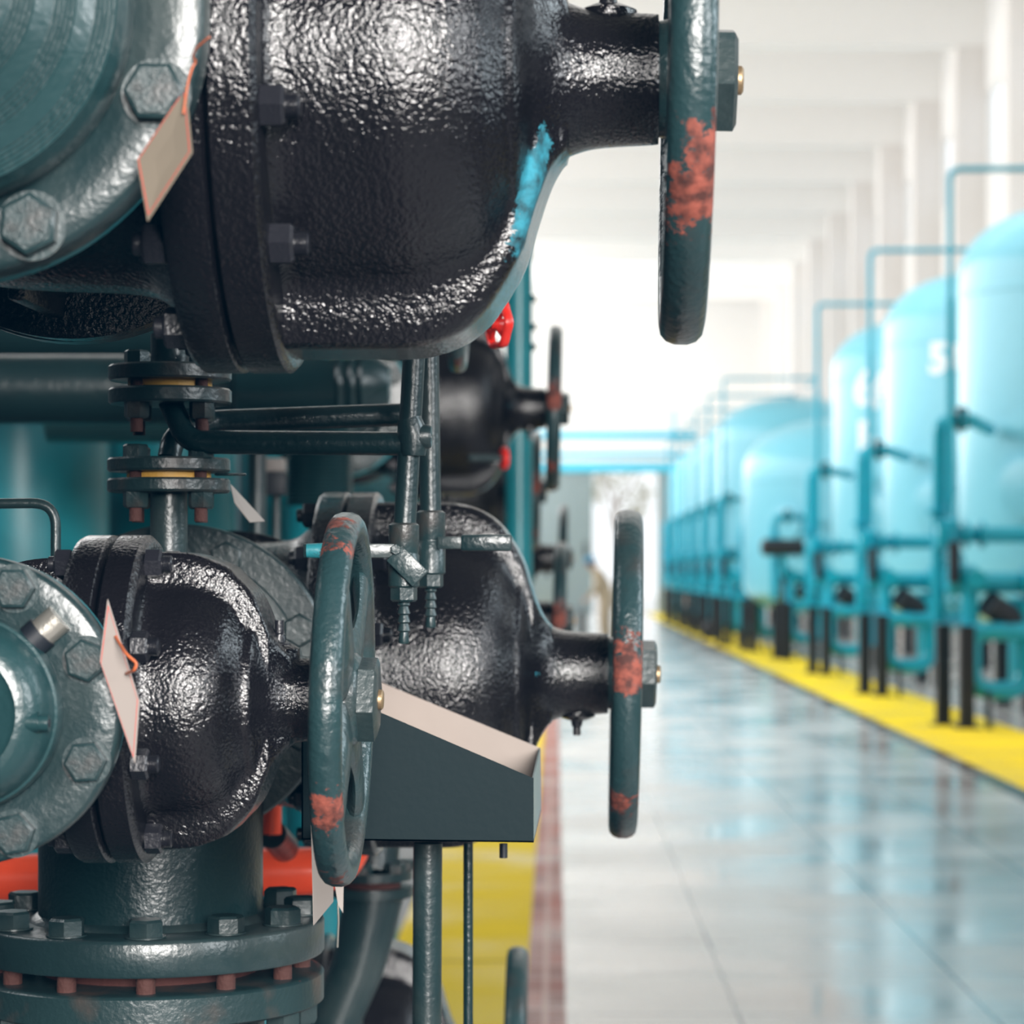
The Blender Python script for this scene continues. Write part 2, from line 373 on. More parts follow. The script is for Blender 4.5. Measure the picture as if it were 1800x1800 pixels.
def gate_valve(name, label, sp, loc, yaw=0, mats=(None, None), wheelmat=green, group=None, flange_teal=True, fitting_up=True):
    root = thing(name, label, 'valve', loc, (0, 0, math.radians(yaw)), group)
    bmat, bonmat = mats
    mb = MB(); bl, fr, ft, pr = sp['body_len'], sp['flange_r'], sp['flange_t'], sp['pipe_r']
    loft_oval(mb, sp['body'], seg=72)
    e = .003
    for sg in (-1, 1):
        y0, y1 = sg * (bl - ft), sg * bl
        mb.lathe([(0, pr * 1.05), (sg * (bl - ft) * .55, pr * 1.0), (sg * (bl - ft) * .85, pr * 1.02), (y0 - sg * .002, pr * 1.12), (y0, pr * 1.2)], 'Y', seg=64)
        mb.lathe([(y0, fr - .004), (y0 + sg * e, fr), (y1 - sg * e, fr), (y1, fr - .003)], 'Y', seg=96, mi=1 if sg < 0 else 0)
    # stiffening webs between body and pipe flanges
    for sg in (-1, 1):
        for zs in (-1, 1):
            mb.box((-.01, sg * (bl - ft) * .6, zs * pr * 1.15), (.014, (bl - ft) * .75, pr * .5), bev=.003)
    a, b1, c = sp['bf']; R = sp['bfr']; q = sp['bfry'] / R
    M = Matrix.Diagonal((1, q, 1, 1))
    mb.lathe([(a, R * .9), (a + .002, R * .985), (a + .006, R), (b1 - .004, R), (b1 - .0015, R - .003)], 'X', seg=96, M=M)
    mb.build('body', [bmat, teal if flange_teal else bmat], root, sharp=42)
    mb = MB()
    mb.lathe([(b1, R - .004), (b1 + .003, R), (c - .005, R), (c - .001, R - .004), (c, R - .010)], 'X', seg=96, M=M)
    loft_oval(mb, sp['bon'], ribw=sp['ribw'])
    # seat boss for the grease fitting
    fx, fz = sp['fit']; s_ = sp['wr'] / .192; sg = 1 if fitting_up else -1
    mb.lathe([(fz * .8 * sg, .022 * s_), ((fz + .003) * sg, .021 * s_), ((fz + .006) * sg, .015 * s_)], 'Z', (fx, 0, 0), seg=24)
    mb.build('bonnet', bonmat, root, sharp=40)
    mb = MB(); z0 = fz + .004
    mb.lathe([(z0 * sg, .012 * s_), ((z0 + .003) * sg, .012 * s_), ((z0 + .004) * sg, .007 * s_), ((z0 + .010) * sg, .006 * s_), ((z0 + .011) * sg, .0045 * s_), ((z0 + .021) * sg, .0045 * s_)], 'Z', (fx, 0, 0), seg=16)
    mb.build('grease_fitting', bolt_black, root)
    mb = MB(); af = sp['baf']
    mb.hexbolt((c, 0, 0), af, af * .62, 'X', 1, cham=True)
    mb.lathe([(c, af * .3), (c + af * .95, af * .3), (c + af * 1.0, af * .25)], 'X', seg=16)
    for t in np.linspace(.66, .92, 5): mb.lathe([(c + af * t, af * .31), (c + af * (t + .02), af * .345), (c + af * (t + .04), af * .31)], 'X', seg=16)
    mb.hexbolt((a, 0, 0), af, af * .62, 'X', -1); mb.lathe([(a, af * .3), (c, af * .3)], 'X', seg=16)
    mb.lathe([(a - af * .9, af * .25), (a - af * .85, af * .3), (a, af * .3)], 'X', seg=16)
    b0 = None
    for i in range(sp['nb']):
        an = math.radians(sp['boff'] + 360 / sp['nb'] * i)
        pos = (0, -sp['br'] * math.cos(an) * q, sp['br'] * math.sin(an))
        if b0 is None: b0 = mb.build('bonnet_bolt', bolt_black, root, pos); o = b0
        else: o = b0.copy(); C.objects.link(o); o.location = pos
        o.rotation_euler = (random.uniform(0, 1), 0, 0)
    # packing collar + spindle
    mb = MB(); xe = sp['bon'][-1][0]
    mb.lathe([(xe - .002, .018 * s_), (sp['wx'], .018 * s_)], 'X', seg=24)
    mb.build('spindle', steel, root)
    handwheel(root, sp, wheelmat, (sp['wx'], 0, 0))
    return root

def wheelmat(name, blobs, thr=.655):
    return paint(name, (.013, .033, .036), .3, .45, 170, chips=(RUST, 42, thr), blobs=blobs, var=.35, bump2=.4, b2scale=45, grime=((.03, .028, .026), 12, .55))
wm3 = wheelmat('wheel paint rust a', [(.004, -.148, -.115, .045), (.006, -.165, -.075, .035), (0, -.135, -.095, .03)], .68)
wm2 = wheelmat('wheel paint rust b', [(.0, -.185, .03, .05), (.0, -.185, .0, .03), (0, -.13, -.14, .05), (0, -.03, -.19, .05)], .69)
wm1 = wheelmat('wheel paint rust c', [(-.002, -.125, -.075, .035), (.0, -.075, .11, .04), (-.003, -.04, .13, .03), (0, -.05, -.13, .03)], .69)
wm4 = wheelmat('wheel paint rust d', [(.0, -.15, -.1, .08), (0, -.1, .15, .06)], .62)

V3 = gate_valve('gate_valve', 'huge glossy black gate valve filling the top of the photo, its tall handwheel rusted orange', BIG, (-.393, 1.87, EYE + .357), -1.5, (black, black_teal), wm3)
V1 = gate_valve('gate_valve', 'smaller glossy black gate valve at lower left with handwheel in front of the drain trough', SMALL, (-.4186, 1.99, EYE - .0986), -1, (black_small, black_small), wm1)
V2 = gate_valve('gate_valve', 'large black gate valve behind the drain trough with a lever reaching across its bonnet', BIG, (-.406, 3.0, EYE - .119), -1.0, (black, black_teal2), wm2, fitting_up=False)
def vdup(src, label, loc, yaw=0, scale=None): return dup(src, loc, label, (0, 0, math.radians(yaw)), scale)
vdup(V2, 'blurred black gate valve right of the twin sampling pipes, level with the top valve', (-.505, 6.1, EYE + .389), 0, 1.03)
vdup(V2, 'blurred gate valve whose rusty wheel rises just behind the large valve neck beside the aisle', (-.478, 6.25, EYE - .119), 0)
vdup(V2, 'small far gate valve under the blurred upper valve, beside the teal pillar pipe', (-.55, 8.3, EYE + .262), 0)
vdup(V2, 'farthest gate valve of the row, only its wheel edge showing against the grey door', (-.46, 9.3, EYE + .05), 0)
vdup(V2, 'lowest gate valve, cut off by the bottom of the photo behind the trough legs', (-.551, 4.0, EYE - .779), 0)
vdup(V1, 'half hidden gate valve with only a bright wheel rim peeking below the top valve', (-.389, 3.6, EYE + .425), 0)

# ------------------------------------------------------------------ bolts with raised marks
def bolt_mesh(af, mark=True):
    mb = MB(); mb.hexbolt((0, 0, 0), af, af * .42, 'Y', -1)
    mb.lathe([(-af * .42, af * .43), (-af * .45, af * .42), (-af * .452, .0005)], 'Y', seg=32)
    mb.lathe([(0, af * .66), (-af * .03, af * .66)], 'Y', seg=32)
    if mark:
        for an, t in ((100, '8.8'), (220, '8.8'), (340, '4')):
            a = math.radians(an)
            M = Matrix.Translation((math.cos(a) * af * .27, -af * .452, math.sin(a) * af * .27)) @ Matrix.Rotation(a - PI / 2, 4, 'Y').inverted() @ Matrix.Rotation(PI / 2, 4, 'X')
            text_mesh(t, af * .24, af * .04, M, mb)
    return mb
def ring_bolts(parent, n, rad, y, af, off, mat, name='bolt', mark=True):
    b0 = None
    for i in range(n):
        a = math.radians(off + 360 / n * i); pos = (rad * math.cos(a), y, -rad * math.sin(a))
        if b0 is None: b0 = bolt_mesh(af, mark).build(name, mat, parent, pos); o = b0
        else: o = b0.copy(); C.objects.link(o); o.location = pos
        o.rotation_euler = (0, random.uniform(0, 1), 0)

# coupling on top valve
t = thing('flanged_coupling', 'big round green flange and ribbed coupling in the top left corner', 'pipe coupling', (-.393, 1.87 - .212, EYE + .357))
mb = MB(); mb.lathe([(0, .168), (-.001, .1705), (-.028, .1705), (-.032, .1685), (-.0335, .166), (-.0335, .135), (-.031, .131), (-.031, .05)], 'Y', seg=128)
mb.build('flange', green, t)
mb = MB(); pr = [(-.028, .1255), (-.050, .1265), (-.062, .1255), (-.070, .122)]
y, r = -.070, .122
for band in range(3):
    for g in range(5):
        pr += [(y - .0006, r), (y - .0002, r - .0022), (y - .0016, r - .0024)]; y -= .0020; r -= .0024; pr.append((y, r))
    y -= .006; r -= .010; pr.append((y, r))
pr += [(y - .004, r - .02), (y - .004, .001)]
mb.lathe(pr, 'Y', seg=128); mb.build('ribbed_hub', green_light, t)
ring_bolts(t, 8, .1505, -.0335, .034, 21, bolt_green)
# coupling on lower valve
t = thing('flanged_coupling', 'medium green bolted flange with pale hub at the lower left edge', 'pipe coupling', (-.4186, 1.99 - .152, EYE - .0986))
mb = MB(); mb.lathe([(0, .109), (-.001, .1105), (-.018, .1105), (-.021, .109), (-.022, .107), (-.022, .078), (-.020, .074), (-.020, .03)], 'Y', seg=128)
mb.build('flange', green, t)
mb = MB(); mb.lathe([(-.018, .070), (-.030, .071), (-.040, .0695), (-.041, .0675), (-.044, .067), (-.055, .064), (-.064, .058), (-.068, .051), (-.069, .046), (-.066, .042), (-.066, .001)], 'Y', seg=128)
mb.build('hub', green_light, t)
for dx, dz in ((.0565, -.006), (.0635, -.0065)):
    mb = MB(); mb.tube([(dx - .010, -.060, dz), (dx + .004, -.060, dz)], .0075 if dx < .06 else .006, 20)
    mb.lathe([(dx + .0035, .0035), (dx + .0045, .0033)], 'X', (0, -.060, dz), seg=6, mi=1)
    mb.build('locking_screw', [green_light, post_black], t)
mb = MB(); mb.tube([(.0545, -.024, .0545), (.068, -.024, .066)], .011, 20)
mb.tube([(.048, -.0245, .0488), (.056, -.0245, .056)], .0125, 20, 1)
mb.build('locating_pin', [steel, post_black], t)
ring_bolts(t, 8, .094, -.022, .0265, 22.5, bolt_green)

# ------------------------------------------------------------------ vertical pipe with elbow feeding the large valve
ex, ey = -.394, 2.5
t = thing('elbow_pipe', 'thick dark green vertical pipe rising from the rusty bolted flange to the green ring flange', 'pipe', (ex, ey, 1.063))
mb = MB(); dz = EYE - .119 - 1.063
yv = 2.79 - .008 - ey
path = [(0, 0, .0)] + bend_path([(0, 0, .002), (0, 0, dz), (-.012, yv - .02, dz)], .13, 12)[0:] 
mb.tube(path, .1085, 56); mb.build('pipe', green_dark, t)
mb = MB(); mb.lathe([(0, .167), (.002, .1685), (.030, .1685), (.033, .167), (.034, .165), (.034, .118)], 'Z', seg=112); mb.lathe([(.034, .118), (.040, .1095)], 'Z', seg=64)
mb.build('lower_flange', green, t, (0, 0, -.034))
mb = MB(); mb.lathe([(0, .168), (-.002, .1705), (-.026, .1705), (-.029, .168), (-.029, .138), (-.033, .136), (-.033, .112)], 'Y', seg=112)
o = mb.build('ring_flange', green, t, (-.012, yv - .001, dz))
b0 = None
for i in range(8):
    a = math.radians(22 + 45 * i); pos = (-.012 + .144 * math.cos(a), yv - .030, dz - .144 * math.sin(a))
    if b0 is None: b0 = bolt_mesh(.032).build('ring_bolt', green, t, pos)
    else: o = b0.copy(); C.objects.link(o); o.location = pos
for i in range(12):
    a = math.radians(-83 + 30 * i)
    mb = MB(); mb.hexbolt((0, 0, 0), .030, .017, 'Z', 1, rot=random.uniform(0, 1)); mb.lathe([(0, .019), (.0015, .019)], 'Z', seg=24)
    mb.lathe([(-.055, .009), (.001, .009)], 'Z', seg=16, mi=1)
    mb.build('flange_bolt', [green, rustred], t, (.146 * math.cos(a), .146 * math.sin(a), .0005))
t = thing('flanged_pipe', 'lower mating flange with hanging nuts at the very bottom left corner', 'pipe', (ex, ey, 0))
mb = MB(); zt = 1.063 - .034 - .017
mb.lathe([(zt - .031, .165), (zt - .029, .168), (zt - .003, .168), (zt - .001, .166), (zt, .160)], 'Z', seg=112); mb.build('flange', green_rusty, t)
mb = MB(); mb.lathe([(zt, .105), (zt + .0165, .105)], 'Z', seg=64); mb.build('gasket', gasket, t)
mb = MB(); mb.lathe([(0.0, .11), (zt - .03, .11)], 'Z', seg=56); mb.build('pipe', green_dark, t)
for i in range(12):
    a = math.radians(-83 + 30 * i)
    mb = MB(); mb.hexbolt((0, 0, 0), .030, .024, 'Z', -1, rot=random.uniform(0, 1)); mb.lathe([(-.05, .009), (0, .009)], 'Z', seg=16)
    mb.build('nut', green, t, (.146 * math.cos(a), .146 * math.sin(a), zt - .031))

# ------------------------------------------------------------------ sampling lines
DS = 2.45
def small_flange_pair(cx, z_up, t, gap=.012, th=.014, r=.058, brassy=True, with_tabs=False):
    m = MB()
    m.lathe([(0, r - .002), (.0015, r), (th - .0015, r), (th, r - .002)], 'Z', (0, 0, 0), seg=56)
    return m
def flange_pair(root, x, ytop_px, ybot_px):
    zt = P(0, ytop_px, DS).z - root.location.z; zb = P(0, ybot_px, DS).z - root.location.z; H = zt - zb
    th = H * .40
    for k, z0 in enumerate((zb, zt - th)):
        mb = MB(); r = .0585
        mb.lathe([(z0, r - .002), (z0 + .002, r), (z0 + th - .002, r), (z0 + th, r - .002)], 'Z', seg=56)
        mb.build('small_flange', green_rusty, root)
    mb = MB(); mb.lathe([(zb + th, .040), (zt - th, .040)], 'Z', seg=40); mb.build('gasket', brass, root)
    for i in range(4):
        a = math.radians(52 + 90 * i)
        mb = MB(); mb.hexbolt((0, 0, zt), .021, .012, 'Z', 1, rot=i); mb.hexbolt((0, 0, zb), .021, .015, 'Z', -1, rot=i)
        mb.lathe([(zb - .028, .006), (zt, .006)], 'Z', seg=12, mi=1)
        mb.build('bolt', [green_rusty, rustred], root, (.043 * math.cos(a), .043 * math.sin(a), 0))
# upper pair
pu = P(299, 715, DS)
tu = thing('sampling_pipe', 'upper small rusty flange pair under the top valve with a tube bending right', 'pipe', pu)
flange_pair(tu, 299, 643, 711)
mb = MB(); mb.tube([(0, 0, P(0, 650, DS).z - pu.z), (0, 0, P(0, 588, DS).z - pu.z)], .0185, 28); mb.build('stub_pipe', green, tu)
a0 = Vector((0, 0, P(0, 708, DS).z - pu.z)); c1 = P(330, 777, DS - .03) - pu; e1 = P(716, 780, 2.40) - pu
mb = MB(); mb.tube(bend_path([a0, a0 + Vector((.008, -.02, -.012)), c1 + Vector((.0, 0, 0)), e1], .045, 10), .0112, 20); mb.build('bent_tube', green_dark, tu)
vt, vb = P(731, 560, 2.40) - pu, P(711, 935, 2.40) - pu
mb = MB(); mb.tube([vt, (vt * .55 + vb * .45), vb], .0105, 24)
jc = P(727, 768, 2.40) - pu
mb.tube([jc + Vector((-.004, -.004, .017)), jc + Vector((0, -.004, 0)), jc + Vector((0, -.004, -.018))], [.0112, .015, .0112], 20)
mb.build('down_tube', green, tu)
mb = MB(); mb.lathe([(0, .011), (.010, .0115), (.013, .010), (.013, .005), (.011, .0045)], 'X', seg=20); mb.build('plug', green, tu, jc + Vector((.004, -.006, 0)))
# lower pair
pl = P(297, 895, DS)
tl = thing('sampling_pipe', 'lower small flange pair standing on a short pipe above the ring flange, yellow gasket showing', 'pipe', pl)
flange_pair(tl, 297, 806, 866)
mb = MB(); mb.tube([(0, 0, P(0, 860, DS).z - pl.z), (0, 0, EYE - .06 - pl.z)], .0178, 28); mb.build('stub_pipe', green, tl)
a0 = Vector((0, 0, P(0, 806, DS).z - pl.z)); c1 = P(322, 752, DS + .03) - pl; c2 = P(372, 741, 2.5) - pl; e1 = P(730, 728, 2.52) - pl
mb = MB(); mb.tube(bend_path([a0, a0 + Vector((.002, .005, .014)), c1, c2, e1], .03, 10), .0112, 20); mb.build('bent_tube', green_dark, tl)
vt, vb = P(752, 560, 2.52) - pl, P(757, 915, 2.52) - pl
mb = MB(); mb.tube([vt, vb], .0103, 24); mb.build('down_tube', green, tl)
mb = MB(); mb.box(P(405, 834, DS) - pl, (.03, .006, .0025), bev=.001); mb.build('earth_tab', green_dark, tl)

def drain_cock(label, px, ptop, pbot, d, hand):
    top = P(px, ptop, d); t = thing('ball_valve', label, 'valve', top)
    Hh = L(pbot - ptop, d)
    mb = MB(); r = .0142
    mb.lathe([(0.003, .0115), (0.001, r), (-Hh * .40, r), (-Hh * .42, r * .96), (-Hh * .46, r * .96), (-Hh * .48, r * 1.02), (-Hh * .97, r * 1.02), (-Hh, r * .9)], 'Z', seg=12)
    mb.build('valve_body', green_rusty, t)
    mb = MB(); mb.hexbolt((0, 0, -Hh), .022, .013, 'Z', -1, rot=.3); mb.build('gland_nut', green, t)
    mb = MB(); z = -Hh - .012; pr = [(z, .0048)]
    for k in range(4): pr += [(z - .004 - k * .008, .0060), (z - .0055 - k * .008, .0042)]
    pr += [(z - .038, .0052), (z - .040, .0045)]
    mb.lathe(pr, 'Z', seg=16); mb.build('nozzle', green, t)
    return t, Hh
t, Hh = drain_cock('near sampling ball valve with bent bracket and teal lever pointing left', 710, 925, 1033, 2.38, -1)
z = P(0, 968, 2.36).z - t.location.z
mb = MB(); xa = L(541 - 710, 2.36)
mb.box((xa * .56, -.018, z), (abs(xa) * .95, .003, .013), bev=.001)
mb.build('lever', green, t)
mb = MB(); mb.tube([(xa, -.018, z), (xa * .6, -.018, z)], [.0065, .008], 16); mb.build('lever_grip', teal, t)
mb = MB(); M = Matrix.Translation((.004, -.020, z - .014)) @ Matrix.Rotation(math.radians(45), 4, 'Y')
mb.box((0, 0, 0), (.034, .0028, .020), M=M, bev=.001); mb.box((.016, .005, 0), (.003, .012, .020), M=M, bev=.001)
mb.hexbolt((-.006, -.0195, z + .001), .009, .005, 'Y', -1); mb.build('stop_bracket', green_rusty, t)
t, Hh = drain_cock('rear sampling ball valve with straight lever pointing right towards the aisle', 757, 903, 1010, 2.50, 1)
z = P(0, 954, 2.48).z - t.location.z
mb = MB(); xb = L(903 - 757, 2.48)
mb.box((xb * .30, -.016, z), (xb * .42, .003, .012), bev=.001); mb.build('lever', green, t)
mb = MB(); mb.box((xb * .68, -.016, z), (xb * .62, .007, .0165), bev=.003); mb.build('lever_grip', green_dark, t)

# ------------------------------------------------------------------ drain trough
t = thing('drain_trough', 'open sheet metal drain trough with slanted rim and beige inside, below the sampling valves', 'trough', (-.12, 2.5, EYE - .25))
df, db = 2.33, 2.70
fl, fr_ = P(530, 1193, df), P(938, 1368, df); flb, frb = P(530, 1476, df), P(938, 1481, df)
bl_ = Vector((fl.x, db, fl.z)); br_ = P(950, 1315, db); blb = Vector((flb.x, db, flb.z)); brb = Vector((P(951, 0, db).x, db, frb.z - .005))
base = t.location
def panel(mb, q, th, mi=0):
    q = [Vector(p) - base for p in q]; n = (q[1] - q[0]).cross(q[3] - q[0]).normalized() * th
    mb.add(q + [p + n for p in q], [(3, 2, 1, 0), (4, 5, 6, 7)] + [(i, (i + 1) % 4, 4 + (i + 1) % 4, 4 + i) for i in range(4)], mi)
mb = MB(); panel(mb, [fl, fr_, frb, flb], .0015); mb.build('front_panel', box_green, t)
mb = MB(); panel(mb, [bl_, br_, brb, blb], .0015); mb.build('back_panel', beige, t)
mb = MB(); panel(mb, [fr_, br_, brb, frb], .0015); mb.build('side_panel', side_reflect, t)
mb = MB(); panel(mb, [bl_, fl, flb, blb], .0015); mb.build('side_panel', beige, t)
mb = MB(); panel(mb, [flb, frb, brb, blb], .0015); mb.build('bottom_panel', box_green, t)
pp = P(752, 1482, 2.5); mb = MB(); mb.tube([(pp.x - base.x, 0, pp.z - base.z), (pp.x - base.x - .006, 0, -base.z)], .0142, 28); mb.build('leg', green, t)
pp = P(823, 1482, 2.62); mb = MB(); mb.tube([(pp.x - base.x, .12, pp.z - base.z), (pp.x - base.x, .12, -base.z)], .0050, 20); mb.build('leg', green_dark, t)
mb = MB(); mb.lathe([(-.01, .004), (.004, .004)], 'Z', seg=12); mb.build('drain_spout', post_black, t, P(885, 1490, 2.5) - base)

# ------------------------------------------------------------------ tag cards
def tag_card(label, pts, m, border=True, name='tag_card'):
    q = [P(*p) for p in pts]; c = sum(q, Vector()) / len(q)
    mb = MB(); q = [p - c for p in q]; n = (q[1] - q[0]).cross(q[-1] - q[0]).normalized()
    if n.y > 0: n = -n
    k = len(q)
    mb.add(q + [p - n * .0008 for p in q], [tuple(range(k)), tuple(range(2 * k - 1, k - 1, -1))] + [(i, (i + 1) % k, k + (i + 1) % k, k + i) for i in range(k)], 0)
    o = mb.build(name, m); o.location = c; tag(o, label, 'tag')
    if border:
        mb = MB(); a = [p * .93 + n * .0006 for p in q]; b_ = [p * .90 + n * .0006 for p in q]
        mb.add(a + b_, [(i, (i + 1) % k, k + (i + 1) % k, k + i) for i in range(k)]); mb.build('red_border', cardred, o)
    return o, c
o, c = tag_card('grey beige card with red border tilted against the huge top left flange', [(327, 150, 1.615), (338, 267, 1.585), (259, 388, 1.575), (240, 282, 1.60)], card)
mb = MB(); mb.tube(bend_path([P(322, 200, 1.60) - c, P(331, 142, 1.60) - c, P(338, 118, 1.605) - c, P(345, 108, 1.605) - c, P(338, 100, 1.60) - c, P(345, 84, 1.59) - c, P(368, 65, 1.58) - c], .004), .0007, 8)
mb.build('tie_wire', wire, o)
o, c = tag_card('pale tall card tied with copper wire in front of the smaller lower left valve', [(189, 1053, 1.80), (245, 1233, 1.79), (237, 1342, 1.79), (175, 1162, 1.80)], card_white)
mb = MB(); mb.tube(bend_path([P(203, 1119, 1.795) - c, P(222, 1150, 1.77) - c, P(241, 1166, 1.77) - c, P(236, 1178, 1.77) - c, P(222, 1184, 1.79) - c], .006), .0011, 8)
mb.build('tie_wire', wire, o)
tag_card('small beige card leaning behind the small lower flange pair', [(405, 850, 2.60), (466, 916, 2.62), (440, 918, 2.58), (413, 884, 2.58)], card_white, False)
tag_card('grey card standing beside the thick vertical pipe, right of the red pipe', [(548, 1450, 2.30), (586, 1490, 2.36), (586, 1585, 2.36), (552, 1626, 2.30)], card_white, False)
o, c = tag_card('thin white paper tag hanging under the lower handwheel', [(587, 1545, 2.42), (604, 1550, 2.42), (603, 1605, 2.42), (594, 1590, 2.42)], card_white, False)
mb = MB(); mb.tube([P(594, 1588, 2.42) - c, P(595, 1620, 2.42) - c, P(593, 1665, 2.43) - c], .001, 8); mb.build('tie_wire', steel, o)

t = thing('return_pipe', 'dark thick pipe leaving the back of the top valve towards the left', 'pipe', (-.393, 1.87 + .211, EYE + .357))
mb = MB(); mb.lathe([(0, .168), (.002, .17), (.028, .17), (.031, .165), (.031, .11)], 'Y', seg=72); mb.build('flange', green_dark, t)
mb = MB(); mb.tube(bend_path([(0, .03, 0), (0, .22, 0), (-1.2, .24, 0)], .15, 10), .108, 40); mb.build('pipe', green_dark, t)
# ------------------------------------------------------------------ mid distance pipework on the left
t = thing('header_pipe', 'wide dark green horizontal pipe running behind the small flanges under the top valve', 'pipe', P(320, 685, 4.3))
b = t.location
mb = MB(); mb.tube([P(-120, 685, 4.3) - b, P(420, 685, 4.3) - b], L(61, 4.3), 48); mb.build('pipe', green_dark, t)
mb = MB(); mb.tube([P(405, 680, 4.3) - b, P(640, 676, 4.3) - b], L(58, 4.3), 48)
for x in (600, 622, 640): mb.lathe([(-.006, L(60, 4.3)), (0, L(63, 4.3)), (.006, L(60, 4.3))], 'X', P(x, 676, 4.3) - b, seg=48)
mb.lathe([(0, L(60, 4.3)), (.02, L(52, 4.3)), (.04, L(35, 4.3))], 'X', P(643, 676, 4.3) - b, seg=48); mb.build('expansion_joint', green_light, t)
o = MB().tube([P(-400, 560, 5.2), P(700, 560, 5.2)], L(75, 5.2), 40).build('header_pipe', green_dark); tag(o, 'shadowy wide pipe just above the dark green horizontal pipe', 'pipe')
t = thing('ribbed_pipe', 'vertical teal ribbed pipe standing behind the sampling tubes', 'pipe', P(562, 900, 4.9)); b = t.location
mb = MB(); pr = []
z0, z1 = P(0, 890, 4.9).z - b.z, P(0, 720, 4.9).z - b.z
for k in range(26):
    z = z0 + (z1 - z0) * k / 26; pr += [(z, L(55, 4.9)), (z + (z1 - z0) / 52, L(59, 4.9))]
mb.lathe(pr, 'Z', seg=56); mb.build('bellows', green_light, t)
mb = MB(); mb.lathe([(-b.z, L(60, 4.9)), (z0 - .01, L(60, 4.9)), (z0, L(66, 4.9))], 'Z', seg=48); mb.build('pipe', teal_tank, t)
o = MB().tube([P(452, 745, 4.5), P(452, 1400, 4.5)], L(16, 4.5), 24).build('stand_pipe', green); tag(o, 'thin dark vertical pipe between the small flange pair and the ribbed pipe', 'pipe')
t = thing('gauge_box', 'little dark box with a white top behind the small beige card', 'box', P(483, 850, 4.7)); b = t.location
MB().box((0, 0, 0), (L(40, 4.7), .05, L(42, 4.7)), bev=.003).build('case', post_black, t); MB().box((0, 0, L(32, 4.7)), (L(38, 4.7), .05, L(24, 4.7)), bev=.003).build('cap', card_white, t)
MB().tube([(0, .03, -L(20, 4.7)), (0, .03, -b.z)], .008, 12).build('post', green, t)
def vessel(label, px, rp, d, ztop):
    c = P(px, 0, d); t = thing('pressure_vessel', label, 'tank', (c.x, d, 0)); r = L(rp, d); mb = MB()
    pr = [(.0, r * .98)] + [(.02, r), (ztop - .2, r)] + [(ztop - .2 + .2 * math.sin(a), r * max(math.cos(a), .02)) for a in np.linspace(.1, PI / 2, 10)]
    mb.lathe(pr, 'Z', seg=72); mb.build('shell', teal_tank, t)
    mb = MB(); mb.lathe([(.9, r), (.9, r * 1.02), (.93, r * 1.02), (.93, r)], 'Z', seg=72, cap=False); mb.build('band', teal_tank, t)
vessel('teal vessel at the left edge with a pale vertical sheen, behind the bent handle', 40, 150, 6.6, 2.4)
vessel('teal vessel behind the two small flange pairs', 300, 115, 7.4, 2.4)
vessel('teal vessel behind the ribbed pipe', 560, 140, 8.4, 2.3)
o = MB().tube(bend_path([P(-60, 886, 2.35), P(98, 884, 2.35), P(98, 990, 2.35)], .022), L(9, 2.35), 20).build('bent_handle', green); tag(o, 'bent green handle tube above the medium flange at the left edge', 'handle')
# teal pillar pipe near valve row
t = thing('riser_pipe', 'tall teal vertical pipe behind the blurred upper valve, next to the white hall', 'pipe', P(912, 1160, 7.4)); b = t.location
mb = MB(); mb.tube(bend_path([(-.9, 0, P(0, 1130, 7.4).z - b.z), (0, 0, P(0, 1130, 7.4).z - b.z), (0, 0, 11.25 - b.z)], .1), L(24, 7.4), 32); mb.build('pipe', teal_tank, t)
for yy in (525, 575, 610): MB().hexbolt((L(24, 7.4), 0, P(0, yy, 7.4).z - b.z), .02, .012, 'X', 1).build('bolt', green, t)
# green flanged elbow on the blurred upper valve
t = thing('flanged_pipe', 'pale green flange and elbow bolted on the blurred upper valve', 'pipe', (-.505, 6.1 - .22, EYE + .389))
mb = MB(); mb.lathe([(0, .17), (-.028, .17), (-.030, .165), (-.030, .11)], 'Y', seg=72); mb.lathe([(-.03, .125), (-.06, .112), (-.09, .11)], 'Y', seg=48); mb.build('flange', green, t)
ring_bolts(t, 8, .146, -.03, .032, 22, green, mark=False)
mb = MB(); mb.tube(bend_path([(0, -.08, 0), (0, -.25, 0), (-.6, -.3, 0)], .15, 10), .108, 40); mb.build('elbow', green_light, t)
# red little handwheel behind top valve
t = thing('small_red_valve', 'tiny red handwheel peeping out below the bonnet of the top valve', 'valve', P(876, 570, 2.7), (0, 0, math.radians(28))); 
mb = MB(); R = .023; rings = []
for i in range(49):
    a = 2 * PI * i / 48; rr = R * (1 + .06 * math.cos(6 * a)); ring = []
    for j in range(10):
        q = 2 * PI * j / 10; ring.append((.0055 * math.cos(q), (rr + .0036 * math.sin(q)) * math.cos(a), (rr + .0036 * math.sin(q)) * math.sin(a)))
    rings.append(ring)
mb.rings(rings, False, False)
for k in range(4):
    a = PI / 4 + k * PI / 2; mb.tube([(-.004, 0, 0), (0, R * math.cos(a), R * math.sin(a))], .003, 8)
mb.lathe([(-.010, .006), (.004, .007), (.006, .004)], 'X', seg=16); mb.build('wheel', redwheel, t)
mb = MB(); mb.tube([(-.008, 0, 0), (-.06, 0, 0)], .005, 12); mb.lathe([(-.10, .012), (-.09, .015), (-.07, .015), (-.06, .009)], 'X', seg=16); mb.tube([(-.085, 0, 0), (-.085, 0, .08)], .008, 12); mb.build('valve_body', green, t)
t = thing('small_red_valve', 'blurred red dot of a handwheel beside the blurred upper valve', 'valve', P(886, 806, 5.6), (0, 0, math.radians(20)))
MB().lathe([(-.006, .02), (-.003, .025), (.004, .025), (.006, .012)], 'X', seg=24).build('wheel', redwheel, t); MB().tube([(-.006, 0, 0), (-.08, 0, 0)], .008, 12).build('stem', green, t)

